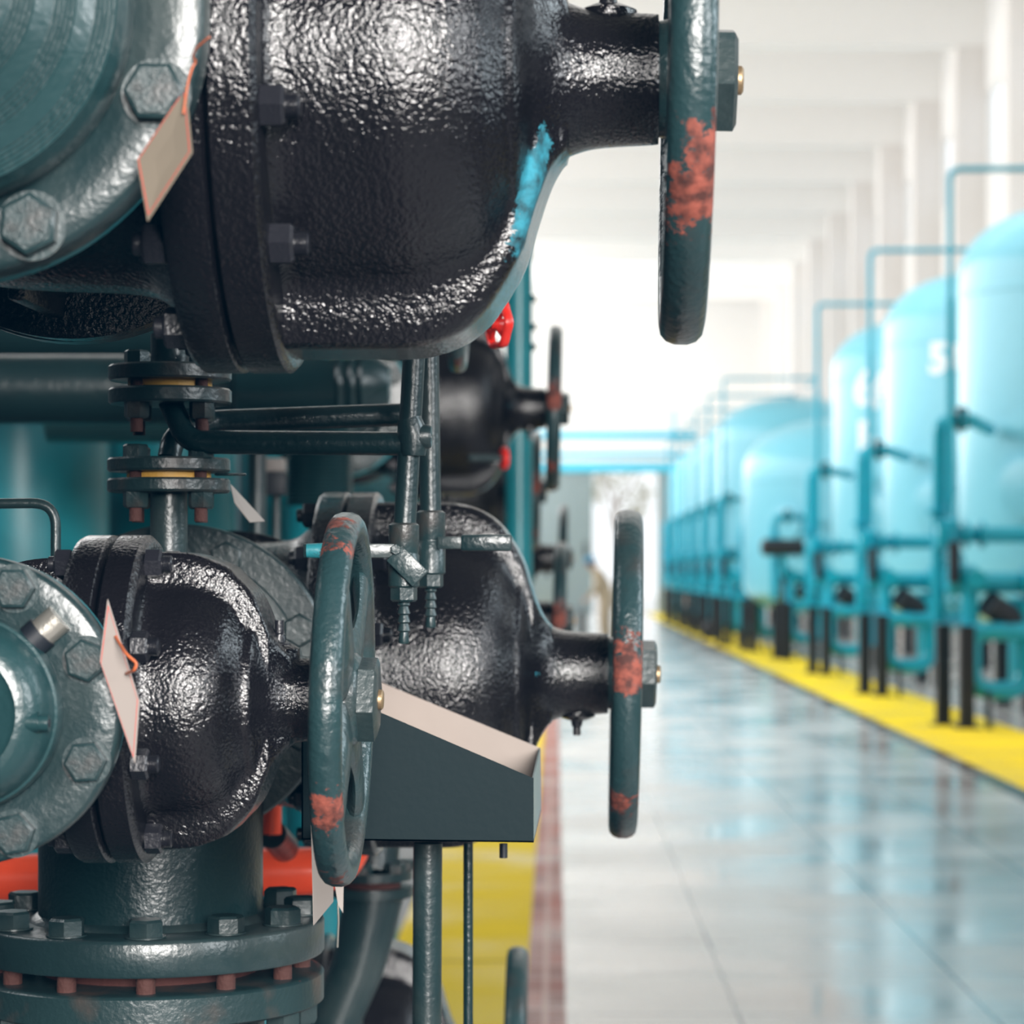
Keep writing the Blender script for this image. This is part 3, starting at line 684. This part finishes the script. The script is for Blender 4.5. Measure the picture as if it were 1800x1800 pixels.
# red pipe, reducer below the trough
t = thing('red_pipe', 'thick red horizontal pipe behind the vertical pipe and handwheel, ending in an elbow', 'pipe', P(300, 1538, 3.35)); b = t.location
mb = MB(); mb.tube(bend_path([P(-60, 1546, 3.35) - b, P(610, 1530, 3.35) - b, P(622, 1300, 3.45) - b], L(75, 3.35), 10), L(42, 3.35), 36); mb.build('pipe', red, t)
mb = MB(); mb.tube([P(478, 1415, 3.2) - b, P(478, 1466, 3.2) - b], L(17, 3.2), 20, 0); mb.tube([P(478, 1466, 3.2) - b, P(500, 1490, 3.3) - b], L(26, 3.2), 20, 1); mb.build('tapping', [red, green_dark], t)
t = thing('reducer_pipe', 'green flanged reducer standing behind the thick trough leg', 'pipe', P(655, 1700, 3.6)); b = t.location
def zz(y, d=3.6): return P(0, y, d).z - b.z
mb = MB(); mb.lathe([(zz(1545), L(70, 3.6)), (zz(1530), L(70, 3.6))], 'Z', seg=48); mb.build('upper_flange', green, t)
mb = MB(); mb.lathe([(zz(1575), L(72, 3.6)), (zz(1558), L(72, 3.6))], 'Z', seg=48); mb.build('lower_flange', green, t)
mb = MB(); mb.lathe([(zz(1560), L(50, 3.6)), (zz(1543), L(50, 3.6))], 'Z', seg=32); mb.build('gasket', gasket, t)
mb = MB(); mb.tube([(0, 0, zz(1573)), (-.005, 0, zz(1610)), (-.02, 0, zz(1700)), (-.05, 0, zz(1790)), (-.05, 0, -b.z)], [L(55, 3.6), L(52, 3.6), L(46, 3.6), L(46, 3.6), L(46, 3.6)], 32)
mb.tube([(0, 0, zz(1530)), (.01, .02, zz(1400))], L(44, 3.6), 28); mb.build('pipe', green, t)
for i in range(6):
    a = i * PI / 3 + .3; mb = MB(); mb.hexbolt((0, 0, 0), .024, .014, 'Z', 1); mb.build('bolt', green_rusty, t, (L(60, 3.6) * math.cos(a), L(60, 3.6) * math.sin(a), zz(1530)))

# ------------------------------------------------------------------ the hall
def slab(name, c, d, m, bev=0):
    mb = MB(); mb.box((0, 0, 0), d, bev=bev); o = mb.build(name, m); o.location = c; return struct(o)
YB, YE = -9.0, 86.0; XL, XR, ZC = -7.0, 7.3, 11.3
slab('floor', (1.38, (YB + YE) / 2, -.1), (2.95, YE - YB, .2), floorm)
slab('floor_right', ((4.1 + XR) / 2 + .2, (YB + YE) / 2, -.1), (XR - 4.1 + .4, YE - YB, .2), floorm)
slab('trim_1', (-.03, (YB + YE) / 2, -.099), (.13, YE - YB, .2), redtile)
slab('trim_2', (2.94, (YB + YE) / 2, -.099), (.17, YE - YB, .2), browntile)
slab('floor_yellow_left', ((-.095 - .6) / 2, (5.5 + YE) / 2, -.0985), (.505, YE - 5.5, .2), yellowm)
slab('floor_near_left', ((-.095 - .6) / 2, (5.5 + YB) / 2, -.1), (.505, 5.5 - YB, .2), darkfloor)
slab('floor_yellow_right', ((3.025 + 4.1) / 2, (YB + YE) / 2, -.0985), (4.1 - 3.025, YE - YB, .2), yellowm)
slab('floor_left', ((-.6 + XL) / 2, (YB + YE) / 2, -.1), (abs(XL + .6), YE - YB, .2), darkfloor)
slab('wall_left', (XL - .15, (YB + YE) / 2, ZC / 2), (.3, YE - YB, ZC), nearwall)
slab('wall_back', ((XL + XR) / 2, YB - .15, ZC / 2), (XR - XL, .3, ZC), nearwall)
slab('ceiling', ((XL + XR) / 2, (YB + YE) / 2, ZC + .1), (XR - XL + .6, YE - YB + .6, .2), ceilm)
beam_y = [43.3 + 5.03 * k for k in range(-10, 9)]
for by in beam_y:
    slab('beam', ((XL + XR) / 2, by + .2, (10.3 + ZC) / 2), (XR - XL, .4, ZC - 10.3), ceilm)
    slab('column', (XR - .25, by + .3, 5.15), (.5, .5, 10.3), colm)
# right wall with window openings z 8.2-9.5 and lower lights
mb = MB(); wy0 = 2.45
def wallbox(y0, y1, z0, z1): mb.box((XR + .06, (y0 + y1) / 2, (z0 + z1) / 2), (.12, y1 - y0, z1 - z0))
wallbox(YB, YE, 0, 4.6); wallbox(YB, YE, 9.5, ZC); wallbox(YB, YE, 6.9, 8.2)
ys = [by - 2.45 for by in beam_y]; last = YB
wins = []
for by in beam_y:
    y0, y1 = by - 2.45, by
    wallbox(last, y0, 8.2, 9.5); wallbox(last, y0, 4.6, 6.9); last = y1; wins.append((y0, y1))
wallbox(last, YE, 8.2, 9.5); wallbox(last, YE, 4.6, 6.9)
struct(mb.build('wall_right', wallm))
for i, (y0, y1) in enumerate(wins):
    for z0, z1 in ((8.2, 9.5), (4.6, 6.9)):
        o = MB().box((0, 0, 0), (.01, y1 - y0, z1 - z0)).build('window_%d' % (i + 1), glassm); o.location = (XR + .06, (y0 + y1) / 2, (z0 + z1) / 2); struct(o)
        f = MB()
        for (cy, cz, dy, dz) in ((0, (z1 - z0) / 2, y1 - y0, .08), (0, -(z1 - z0) / 2, y1 - y0, .08), (-(y1 - y0) / 2, 0, .08, z1 - z0), ((y1 - y0) / 2, 0, .08, z1 - z0)): f.box((0, cy, cz), (.06, dy, dz))
        f.build('window_frame', wallm, o)
# end wall with gate opening
mb = MB(); gx0, gx1, gz = .1, 3.85, 4.86
def eb(x0, x1, z0, z1): mb.box(((x0 + x1) / 2, YE + .15, (z0 + z1) / 2), (x1 - x0, .3, z1 - z0))
eb(XL, gx0 - 1.4, 0, ZC); eb(gx1, XR, 0, ZC); eb(gx0 - 1.4, gx1, gz, ZC)
struct(mb.build('wall_end', wallm))
o = MB().box((0, 0, 0), (2.70, .12, gz + .2), bev=.02).build('door_1', doorm); o.location = (1.28 - 1.35, YE - .1, gz / 2); struct(o)
MB().box((1.1, -.08, -.3), (.08, .06, .5), bev=.01).build('door_handle', post_black, o)
o = MB().box((0, 0, 0), (.45, .12, gz + .2), bev=.02).build('door_2', doorm); o.location = (3.44 + .22, YE - .1, gz / 2); struct(o)
o = MB().box((0, 0, 0), (5.6, .25, .22)).build('trim_3', doorm); o.location = (1.2, YE - .2, gz + .1); struct(o)
slab('ground', (2, YE + 31, -.12), (60, 61, .2), paint('pale concrete yard', (.75, .74, .72), .8, 0))
# tree outside, bark and leaf colours paled to carry overexposure
t = thing('yard_tree', 'pale tree seen through the open gate at the end of the hall', 'tree', (2.3, YE + 12, 0))
mb = MB(); mb.tube([(0, 0, 0), (.1, 0, 1.5), (0, .1, 3.2), (.15, 0, 4.6)], [.14, .11, .09, .05], 12)
for a in range(5): mb.tube([(0, 0, 2.6 + a * .35), (math.cos(a * 2.2) * .7, math.sin(a * 2.2) * .7, 3.4 + a * .45), (math.cos(a * 2.2) * 1.2, math.sin(a * 2.2) * 1.2, 4.2 + a * .45)], [.05, .035, .015], 8)
mb.build('trunk', paint('bark paled by overexposure', (.45, .38, .33), .9, 0), t)
rg = random.Random(5); mb = MB()
for k in range(900):
    cl = rg.choice([(.2, 0, 5.2, .9), (-.9, 0, 4.3, .6), (1, .2, 4.4, .7), (.7, 0, 3.7, .5), (-.5, .2, 5.0, .7)])
    p = Vector((cl[0] + rg.gauss(0, cl[3] * .5), cl[1] + rg.gauss(0, cl[3] * .5), cl[2] + rg.gauss(0, cl[3] * .45)))
    a, b_ = Vector([rg.uniform(-1, 1) for _ in range(3)]).normalized() * .09, Vector([rg.uniform(-1, 1) for _ in range(3)]).normalized() * .05
    mb.add([p - a, p + b_, p + a, p - b_], [(0, 1, 2, 3)])
mb.build('foliage', paint('leaves paled by overexposure', (.42, .40, .28), .8, 0), t, fix=False)

# far crossing pipes
for k, (yy, r, lab) in enumerate(((765, .12, 'upper blue pipe crossing the hall above the gate'), (799, .08, 'middle blue pipe crossing the hall above the gate'), (823, .14, 'lower thick blue pipe crossing just over the gate opening'))):
    d = 80 - k * .3; a, b_ = P(590, yy, d), P(1225 - k * 16, yy, d)
    t = thing('crossing_pipe', lab, 'pipe', (a + b_) / 2)
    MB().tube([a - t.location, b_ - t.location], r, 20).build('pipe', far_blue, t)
    for xx in (980, 1185):
        q = P(xx, yy, d) - t.location
        MB().lathe([(-.06, r + .05), (.06, r + .05)], 'X', q, seg=20).build('flange', pipe_blue, t)
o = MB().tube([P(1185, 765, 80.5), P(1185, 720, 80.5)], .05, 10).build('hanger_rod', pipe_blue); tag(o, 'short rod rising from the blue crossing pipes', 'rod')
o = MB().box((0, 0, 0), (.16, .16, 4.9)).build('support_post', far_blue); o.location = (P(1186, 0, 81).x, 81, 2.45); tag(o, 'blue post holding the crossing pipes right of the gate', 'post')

# ------------------------------------------------------------------ filter tanks and pipework
ORD = ['nearest', 'second', 'third', 'fourth', 'fifth', 'sixth', 'seventh', 'eighth', 'ninth', 'tenth']
def tank_mesh(R=1.34, zt=4.4, dh=.72):
    mb = MB()
    pr = [(.62, .02), (.66, R * .4), (.80, R * .8), (1.0, R * .965), (1.15, R)] + [(z, R) for z in (2, zt - 1)] + [(zt - .24, R), (zt - .23, R * 1.006), (zt - .18, R * 1.006), (zt - .17, R)]
    pr += [(zt + dh * math.sin(a), R * math.cos(a) ** .85) for a in np.linspace(0.02, PI / 2 - .01, 16)]
    mb.lathe(pr, 'Z', seg=96); return mb
def make_tank(label, loc, R=1.34, zt=4.4, dh=.72):
    t = thing('filter_tank', label, 'tank', loc, group='blue filter tanks in a row')
    tank_mesh(R, zt, dh).build('shell', tank_blue, t, sharp=30)
    for i in range(4):
        a = PI / 4 + i * PI / 2
        MB().box((0, 0, .6), (.16, .16, 1.2)).build('leg', post_black, t, ((R - .25) * math.cos(a), (R - .25) * math.sin(a), 0))
    mb = MB(); mb.lathe([(0, .30), (.08, .30), (.09, .26), (.10, .02)], 'X', seg=32); o = mb.build('manhole', tank_blue, t, (0, 0, 0)); o.location = Vector((-(R - .01) * math.cos(.9), -(R - .01) * math.sin(.9), 2.2)); o.rotation_euler = (0, 0, PI + .9)
    return t
def tank_text(t, txt, z, size, ang):
    mb = MB(); text_mesh(txt, size, .004, Matrix(), mb, fat=.022)
    # wrap on the shell
    out = []
    for (x, y, zz_) in mb.v:
        a = ang + x / 1.34; r = 1.346 + zz_
        out.append((r * math.sin(a), -r * math.cos(a), z + y))
    mb.v = out; mb.build('number', white_letter, t)
D0, DD = 23.5, 5.92
tank0 = make_tank('nearest pale blue filter tank, cut by the right edge of the photo', (5.44, D0 + 2.4, 0))
tk = [tank0]
for k, lab in ((1, 'second filter tank from the right edge, white number partly behind a thin pipe'), (2, 'third filter tank, showing a white 6 behind a thin vertical pipe')):
    tk.append(dup(tank0, (5.44, D0 + 2.4 + DD * k, 0), lab))
make_tank('lower wide filter tank just left of the tank marked 6', (4.98, 44.5, 0), 1.7, 3.15, .9)
tf = make_tank('tall wide pale tank with big dome behind the lower tank', (5.10, 54.5, 0), 1.65, 4.25, .85)
for k, lab in enumerate(('second of the far wide pale tanks behind the tall hooked pipes', 'third of the far wide pale tanks behind the tall hooked pipes', 'far wide pale tank next to the one by the end wall', 'farthest wide pale tank, by the end wall gate')):
    dup(tf, (5.10, 60.0 + 5.4 * k, 0), lab)
# local angle facing camera-left: text centre angle on shell from -Y axis (negative = toward -X)
tank_text(tk[1], '5#', 3.95, .5, -.56); tank_text(tk[2], '6#', 4.02, .68, -.70); tank_text(tk[2], 'B', 3.34, .55, -.80)

def make_pipework(label, loc, rtop=738, vent=True):
    """origin at floor under the riser; x to the tank, y away"""
    t = thing('filter_pipework', label, 'pipework', loc, group='blue pipework in front of the filter tanks')
    X = lambda px: (px - VX) * 23.5 / F - 3.6; Z = lambda py: EYE + (VY - py) * 23.5 / F
    mb = MB(); mb.tube(bend_path([(X(1650), 0, .95), (X(1650), 0, Z(rtop)), (X(1705), 0, Z(rtop)), (X(1705) + .45, 1.6, Z(rtop))], .24, 8), .065, 20)
    mb.lathe([(-.02, .13), (.02, .13)], 'X', (X(1690), 0, Z(rtop)), seg=24); mb.lathe([(-.02, .12), (.02, .12)], 'Z', (X(1650), 0, 1.95), seg=24)
    mb.build('riser', pipe_blue, t)
    MB().box((X(1690), 0, Z(rtop) + .01), (.10, .2, .22), bev=.03).build('inlet_valve', post_black, t)
    if vent:
      mb = MB(); mb.tube(bend_path([(X(1667), -.1, 1.9), (X(1667), -.1, 5.08), (X(1667) + 1.8, -.1, 5.09), (X(1667) + 1.85, 2.4, 5.12)], .10, 6), .028, 12)
      mb.tube([(X(1667), -.1, 2.0), (X(1667), -.1, 3.9)], .038, 12); mb.build('vent_pipe', pipe_blue, t)
    mb = MB(); mb.tube([(X(1660), -.15, Z(940)), (X(1850), .1, Z(940)), (X(1850) + .25, 1.1, Z(940))], .075, 20)
    for q in (1693, 1722): mb.lathe([(-.02, .13), (.02, .13)], 'X', (X(q), -.12, Z(940)), seg=24)
    mb.build('upper_header', pipe_blue, t)
    mb = MB(); mb.tube([(X(1655), -.35, Z(1024)), (X(1860), -.25, Z(1024)), (X(1870), 1.0, Z(1024))], .095, 20)
    for q in (1690, 1700, 1790): mb.lathe([(-.02, .16), (.02, .16)], 'X', (X(q), -.33, Z(1024)), seg=24)
    mb.build('lower_header', pipe_blue, t)
    x0, x1, z0, z1 = X(1692), X(1790), Z(1210), Z(1108)
    mb = MB(); mb.tube(bend_path([(x0 + .3, -.5, z1), (x0, -.5, z1), (x0, -.5, z0), (x1, -.4, z0), (x1, -.4, z1 + .25)], .2, 8), .085, 20)
    mb.tube(bend_path([(x0, -.5, z1 - .05), (x0, -.5, z1), (x1, -.45, z1), (x1 + .4, .3, z1)], .12, 8), .085, 20)
    mb.tube([(x0, -.45, z1), (x0, -.4, Z(1024))], .08, 16)
    mb.build('drain_loop', pipe_blue, t)
    MB().tube([(x1 + .05, 0, z0 + .05), (x1 + .05, 0, z1 + .3)], .14, 20).build('standpipe', pipe_blue, t)
    for dx, dy in ((X(1655), -.1), (X(1680), -.62)):
        mb = MB(); mb.box((dx, dy, .46), (.13, .13, .92)); mb.box((dx, dy, .01), (.22, .22, .02)); mb.build('support_post', post_black, t)
    MB().tube([(X(1715), -.75, 0), (X(1715), -.7, z0)], .03, 10).build('short_leg', post_black, t)
    # valve actuators and gear wheels
    mb = MB(); mb.box((X(1657), -.15, 1.72), (.16, .2, .22), bev=.03); mb.tube([(X(1640), -.18, 1.84), (X(1680), -.18, 1.84)], .04, 14); mb.build('gearbox', pipe_blue, t)
    mb = MB(); mb.tube([(X(1664), -.45, 1.30), (X(1664), -.45, 1.62)], .055, 14); mb.lathe([(1.6, .04), (1.66, .06), (1.68, .02)], 'Z', (X(1664), -.45, 0), seg=16); mb.build('actuator', post_black, t)
    mb = MB(); mb.tube([(X(1720), -.5, 1.12), (X(1800), -.3, .86)], .12, 18); mb.build('inclined_drum', post_black, t)
    for (qx, qy, qz) in ((X(1668), -.35, 1.12), (X(1668), -.3, 1.50)):
        mb = MB(); rings = []
        for i in range(25):
            a = 2 * PI * i / 24; rings.append([(qx + (.09 + .012 * math.cos(j * PI / 3)) * math.cos(a), qy - .012 * math.sin(j * PI / 3), qz + (.09 + .012 * math.cos(j * PI / 3)) * math.sin(a)) for j in range(6)])
        mb.rings(rings, False, False); mb.tube([(qx, qy + .12, qz), (qx, qy, qz)], .03, 12); mb.box((qx, qy, qz), (.17, .012, .02)); mb.box((qx, qy, qz), (.02, .012, .17)); mb.build('gear_wheel', pipe_blue, t)
    mb = MB(); mb.lathe([(-.12, .09), (-.1, .13), (.1, .13), (.12, .09)], 'Z', (X(1675), -.3, 1.33), seg=20); mb.lathe([(-.1, .09), (.1, .09)], 'Y', (X(1700), -.45, 1.33), seg=20); mb.build('valve_body', pipe_blue, t)
    return t
pw0 = make_pipework('nearest set of cyan pipework with drain loop, at the right edge of the photo', (3.6, D0, 0))
for k, lab in ((1, 'second nearest set of cyan pipework, with the second pair of black posts'), (2, 'third set of cyan pipework, in front of the tank showing a 6')):
    dup(pw0, (3.6, D0 + DD * k, 0), lab)
pw3 = make_pipework('cyan pipework with wide low arch, holding the large black drum', (3.62, 41.3, 0), 835, False)
dup(pw3, (3.42, 45.6, 0), 'cyan pipework with low arch just past the one holding the large drum')
for k, lab in enumerate(('first of the far cyan pipeworks with tall hooked riser', 'second of the far cyan pipeworks with tall hooked riser', 'third of the far cyan pipeworks with tall hooked riser', 'fourth of the far cyan pipeworks with tall hooked riser', 'last but one far cyan pipework near the gate', 'farthest cyan pipework, right beside the gate')):
    dup(pw0, (3.2, 48.9 + 4.8 * k, 0), lab)
# black motor cylinders on fourth and fifth units
for px, py, d, ln, lab in ((1377, 962, 40.5, .62, 'large black horizontal actuator drum on the fourth pipework'), (1321, 966, 46, .3, 'round black actuator end on the fifth pipework'), (1285, 974, 52, .25, 'small black actuator on the sixth pipework')):
    c = P(px, py, d); t = thing('actuator', lab, 'actuator', c)
    MB().lathe([(-ln / 2 - .05, .05), (-ln / 2 - .03, .1), (-ln / 2, .135), (ln / 2, .125), (ln / 2 + .02, .06)], 'X', seg=24).build('drum', post_black, t)
    MB().tube([(0, 0, -.1), (0, .1, -.45)], .05, 12).build('bracket', pipe_blue, t)
    MB().tube([(0, .1, -.45), (0, .1, -c.z)], .04, 12).build('stand', post_black, t)
# round pump on the yellow strip
c = P(1253, 1106, 53.5)
t = thing('small_pump', 'small round dark pump on the yellow strip at the far end', 'pump', (c.x, 53.5, 0))
MB().lathe([(-.2, .06), (-.18, .15), (-.12, .19), (.12, .19), (.2, .12)], 'Y', (0, 0, .22), seg=24).build('motor', rustred if False else post_black, t)
MB().box((0, 0, .03), (.32, .36, .06)).build('base', post_black, t)

# ------------------------------------------------------------------ person in the distance
def skin_body(name, verts, edges, radii, m, parent, sub=2):
    me = bpy.data.meshes.new(name); me.from_pydata(verts, edges, []); me.materials.append(m)
    o = bpy.data.objects.new(name, me); C.objects.link(o); o.parent = parent
    sk = o.modifiers.new('skin', 'SKIN'); sk.use_smooth_shade = True
    for i, r in enumerate(radii):
        me.skin_vertices[0].data[i].radius = (r, r) if not isinstance(r, tuple) else r
    me.skin_vertices[0].data[0].use_root = True
    ss = o.modifiers.new('sub', 'SUBSURF'); ss.levels = sub; ss.render_levels = sub
    return o
pd = 50.0; pc = P(1057, 0, pd)
t = thing('person', 'person in khaki work clothes and blue cap stooping over a dark bag before the gate', 'person', (pc.x, pd, 0))
bv = [(0.06, 0, .93), (.03, 0, 1.15), (-.05, 0, 1.36), (-.12, 0, 1.44), (-.17, -.01, 1.50),
      (.07, -.10, .86), (.02, -.11, .48), (.04, -.11, .09), (-.09, -.13, .05),
      (.09, .10, .86), (.10, .11, .48), (.14, .11, .09), (.02, .13, .05),
      (-.06, -.19, 1.36), (-.10, -.22, 1.08), (-.24, -.18, .90),
      (-.04, .19, 1.36), (-.08, .22, 1.08), (-.24, .14, .90)]
be = [(0, 1), (1, 2), (2, 3), (3, 4), (0, 5), (5, 6), (6, 7), (7, 8), (0, 9), (9, 10), (10, 11), (11, 12), (2, 13), (13, 14), (14, 15), (2, 16), (16, 17), (17, 18)]
brd = [.19, .18, .20, .08, .06, .13, .10, .075, .06, .13, .10, .075, .06, .09, .065, .05, .09, .065, .05]
body = skin_body('body', bv, be, brd, khaki, t)
hv = [(-.15, -.01, 1.45), (-.21, -.01, 1.56), (-.20, -.01, 1.62), (-.28, -.01, 1.54), (-.325, -.01, 1.565), (-.19, -.10, 1.57), (-.19, .08, 1.57), (-.25, -.01, 1.49)]
skin_body('head', hv, [(0, 1), (1, 2), (1, 3), (3, 4), (1, 5), (1, 6), (1, 7)], [.065, .095, .085, .06, .014, .02, .02, .045], skin, t)
for ys in (-.045, .025):
    MB().lathe([(-.012, .004), (-.006, .011), (.006, .011), (.012, .004)], 'X', seg=12).build('eye', post_black, t, (-.315, ys, 1.575))
mb = MB(); mb.lathe([(0, .108), (-.05, .105), (-.09, .07)], 'Z', seg=24); mb.build('hair', post_black, t, (-.185, -.01, 1.60))
mb = MB(); mb.lathe([(0, .112), (.03, .112), (.07, .10), (.10, .07), (.118, .02)], 'Z', seg=28)
mb.box((-.11, 0, .01), (.14, .16, .014), bev=.006); o = mb.build('cap', helm, t, (-.21, -.01, 1.60)); o.rotation_euler = (0, math.radians(-22), 0)
for sy, hx in ((-.18, -.27), (.14, -.27)):
    q = [(hx + .02, sy, .91), (hx - .03, sy, .87), (hx - .05, sy, .85)]; ed = [(0, 1), (1, 2)]; rd = [.03, .04, .028]
    for f in range(4):
        n = len(q); yy = sy + (-.03 + .02 * f); ln = (.07, .085, .08, .06)[f]
        q += [(hx - .07, yy, .84), (hx - .07 - ln * .4, yy, .82 - ln * .3), (hx - .07 - ln * .3, yy, .80 - ln * .7)]; ed += [(2, n), (n, n + 1), (n + 1, n + 2)]; rd += [.010, .009, .008]
    n = len(q); q += [(hx - .02, sy - .04, .86), (hx - .05, sy - .06, .83)]; ed += [(1, n), (n, n + 1)]; rd += [.012, .010]
    skin_body('hand', q, ed, rd, skin, t, 1)
tb = thing('tool_bag', 'slim dark bag hanging from the stooping person\'s hands', 'bag', (pc.x - .38, pd - .1, .35))
mb = MB(); mb.box((0, 0, .05), (.14, .26, .48), bev=.04); mb.build('bag', post_black, tb); mb = MB(); mb.tube(arc((0, 0, .28), .09, 0, PI, (0, 1, 0), (0, 0, 2.0), 10), .012, 8); mb.build('strap', post_black, tb)

# ------------------------------------------------------------------ light
def area(name, loc, target, sx, sy, power, col=(1, 1, 1), spread=180):
    l = bpy.data.lights.new(name, 'AREA'); l.shape = 'RECTANGLE'; l.size = sx; l.size_y = sy; l.energy = power; l.color = col; l.spread = math.radians(spread)
    o = bpy.data.objects.new(name, l); C.objects.link(o); o.location = loc
    o.rotation_euler = (Vector(target) - Vector(loc)).to_track_quat('-Z', 'Y').to_euler(); return o
area('hall_overhead_fill', (.15, 24, 11.2), (.15, 24, 0), 13.5, 22, 1200, (1, .985, .97))  # added overhead fill lamp for the hall, kept out of view
area('left_hall_fill', (-6.7, 52, 6.5), (7, 52, 5.0), 66, 6, 6300, (1, .985, .97))  # added fill lamp along the unseen left side, brightens tanks and beams
area('end_wall_fill', (-6.0, 74, 8), (3, 86, 6.5), 5, 5, 1500, (1, .99, .98))  # added fill lamp that whitens the end wall
area('near_window_light', (1.4, -5.2, 2.9), (-.3, 2.2, 1.35), 2.7, 2.3, 92, (1, .965, .93), 38)
area('side_rim_fill', (6.0, 3.5, 4.0), (-.3, 2.5, 1.4), 2.0, 3.0, 45, (.80, .93, 1), 80)  # added cool lamp giving the valves a rim light from the right
area('right_glint_fill', (4.6, -1.3, 2.9), (-.2, 2.2, 1.45), 1.3, 2.0, 26, (.95, .98, 1), 60)  # added lamp for upright highlights on the bonnet shoulders
area('machinery_fill', (-2.4, 3.2, 3.0), (-.6, 4.2, 1.0), .8, .8, 16, (.95, .98, 1))  # added small fill lamp lifting the teal vessels and red pipe
w = bpy.data.worlds.new('sky'); bpy.context.scene.world = w; w.use_nodes = True
w.node_tree.nodes['Background'].inputs['Color'].default_value = (.93, .97, 1, 1); w.node_tree.nodes['Background'].inputs['Strength'].default_value = 1.35

# ------------------------------------------------------------------ camera
cd = bpy.data.cameras.new('camera'); cam = bpy.data.objects.new('camera', cd); C.objects.link(cam)
cam.location = (0, 0, EYE); cam.rotation_euler = (PI / 2, 0, 0)
cd.sensor_width = 36; cd.lens = F / 1800 * 36; cd.shift_x = -(VX - 900) / 1800; cd.shift_y = (VY - 900) / 1800
cd.clip_end = 400; cd.clip_start = .05
cd.dof.use_dof = True; cd.dof.focus_distance = 2.15; cd.dof.aperture_fstop = 8.5
bpy.context.scene.camera = cam
sc = bpy.context.scene
sc.view_settings.view_transform = 'Standard'; sc.view_settings.exposure = 0
sc.cycles.max_bounces = 8
sc.view_settings.use_curve_mapping = True
cm = sc.view_settings.curve_mapping; cm.black_level = (-.0, -.0038, -.0085); cm.update()
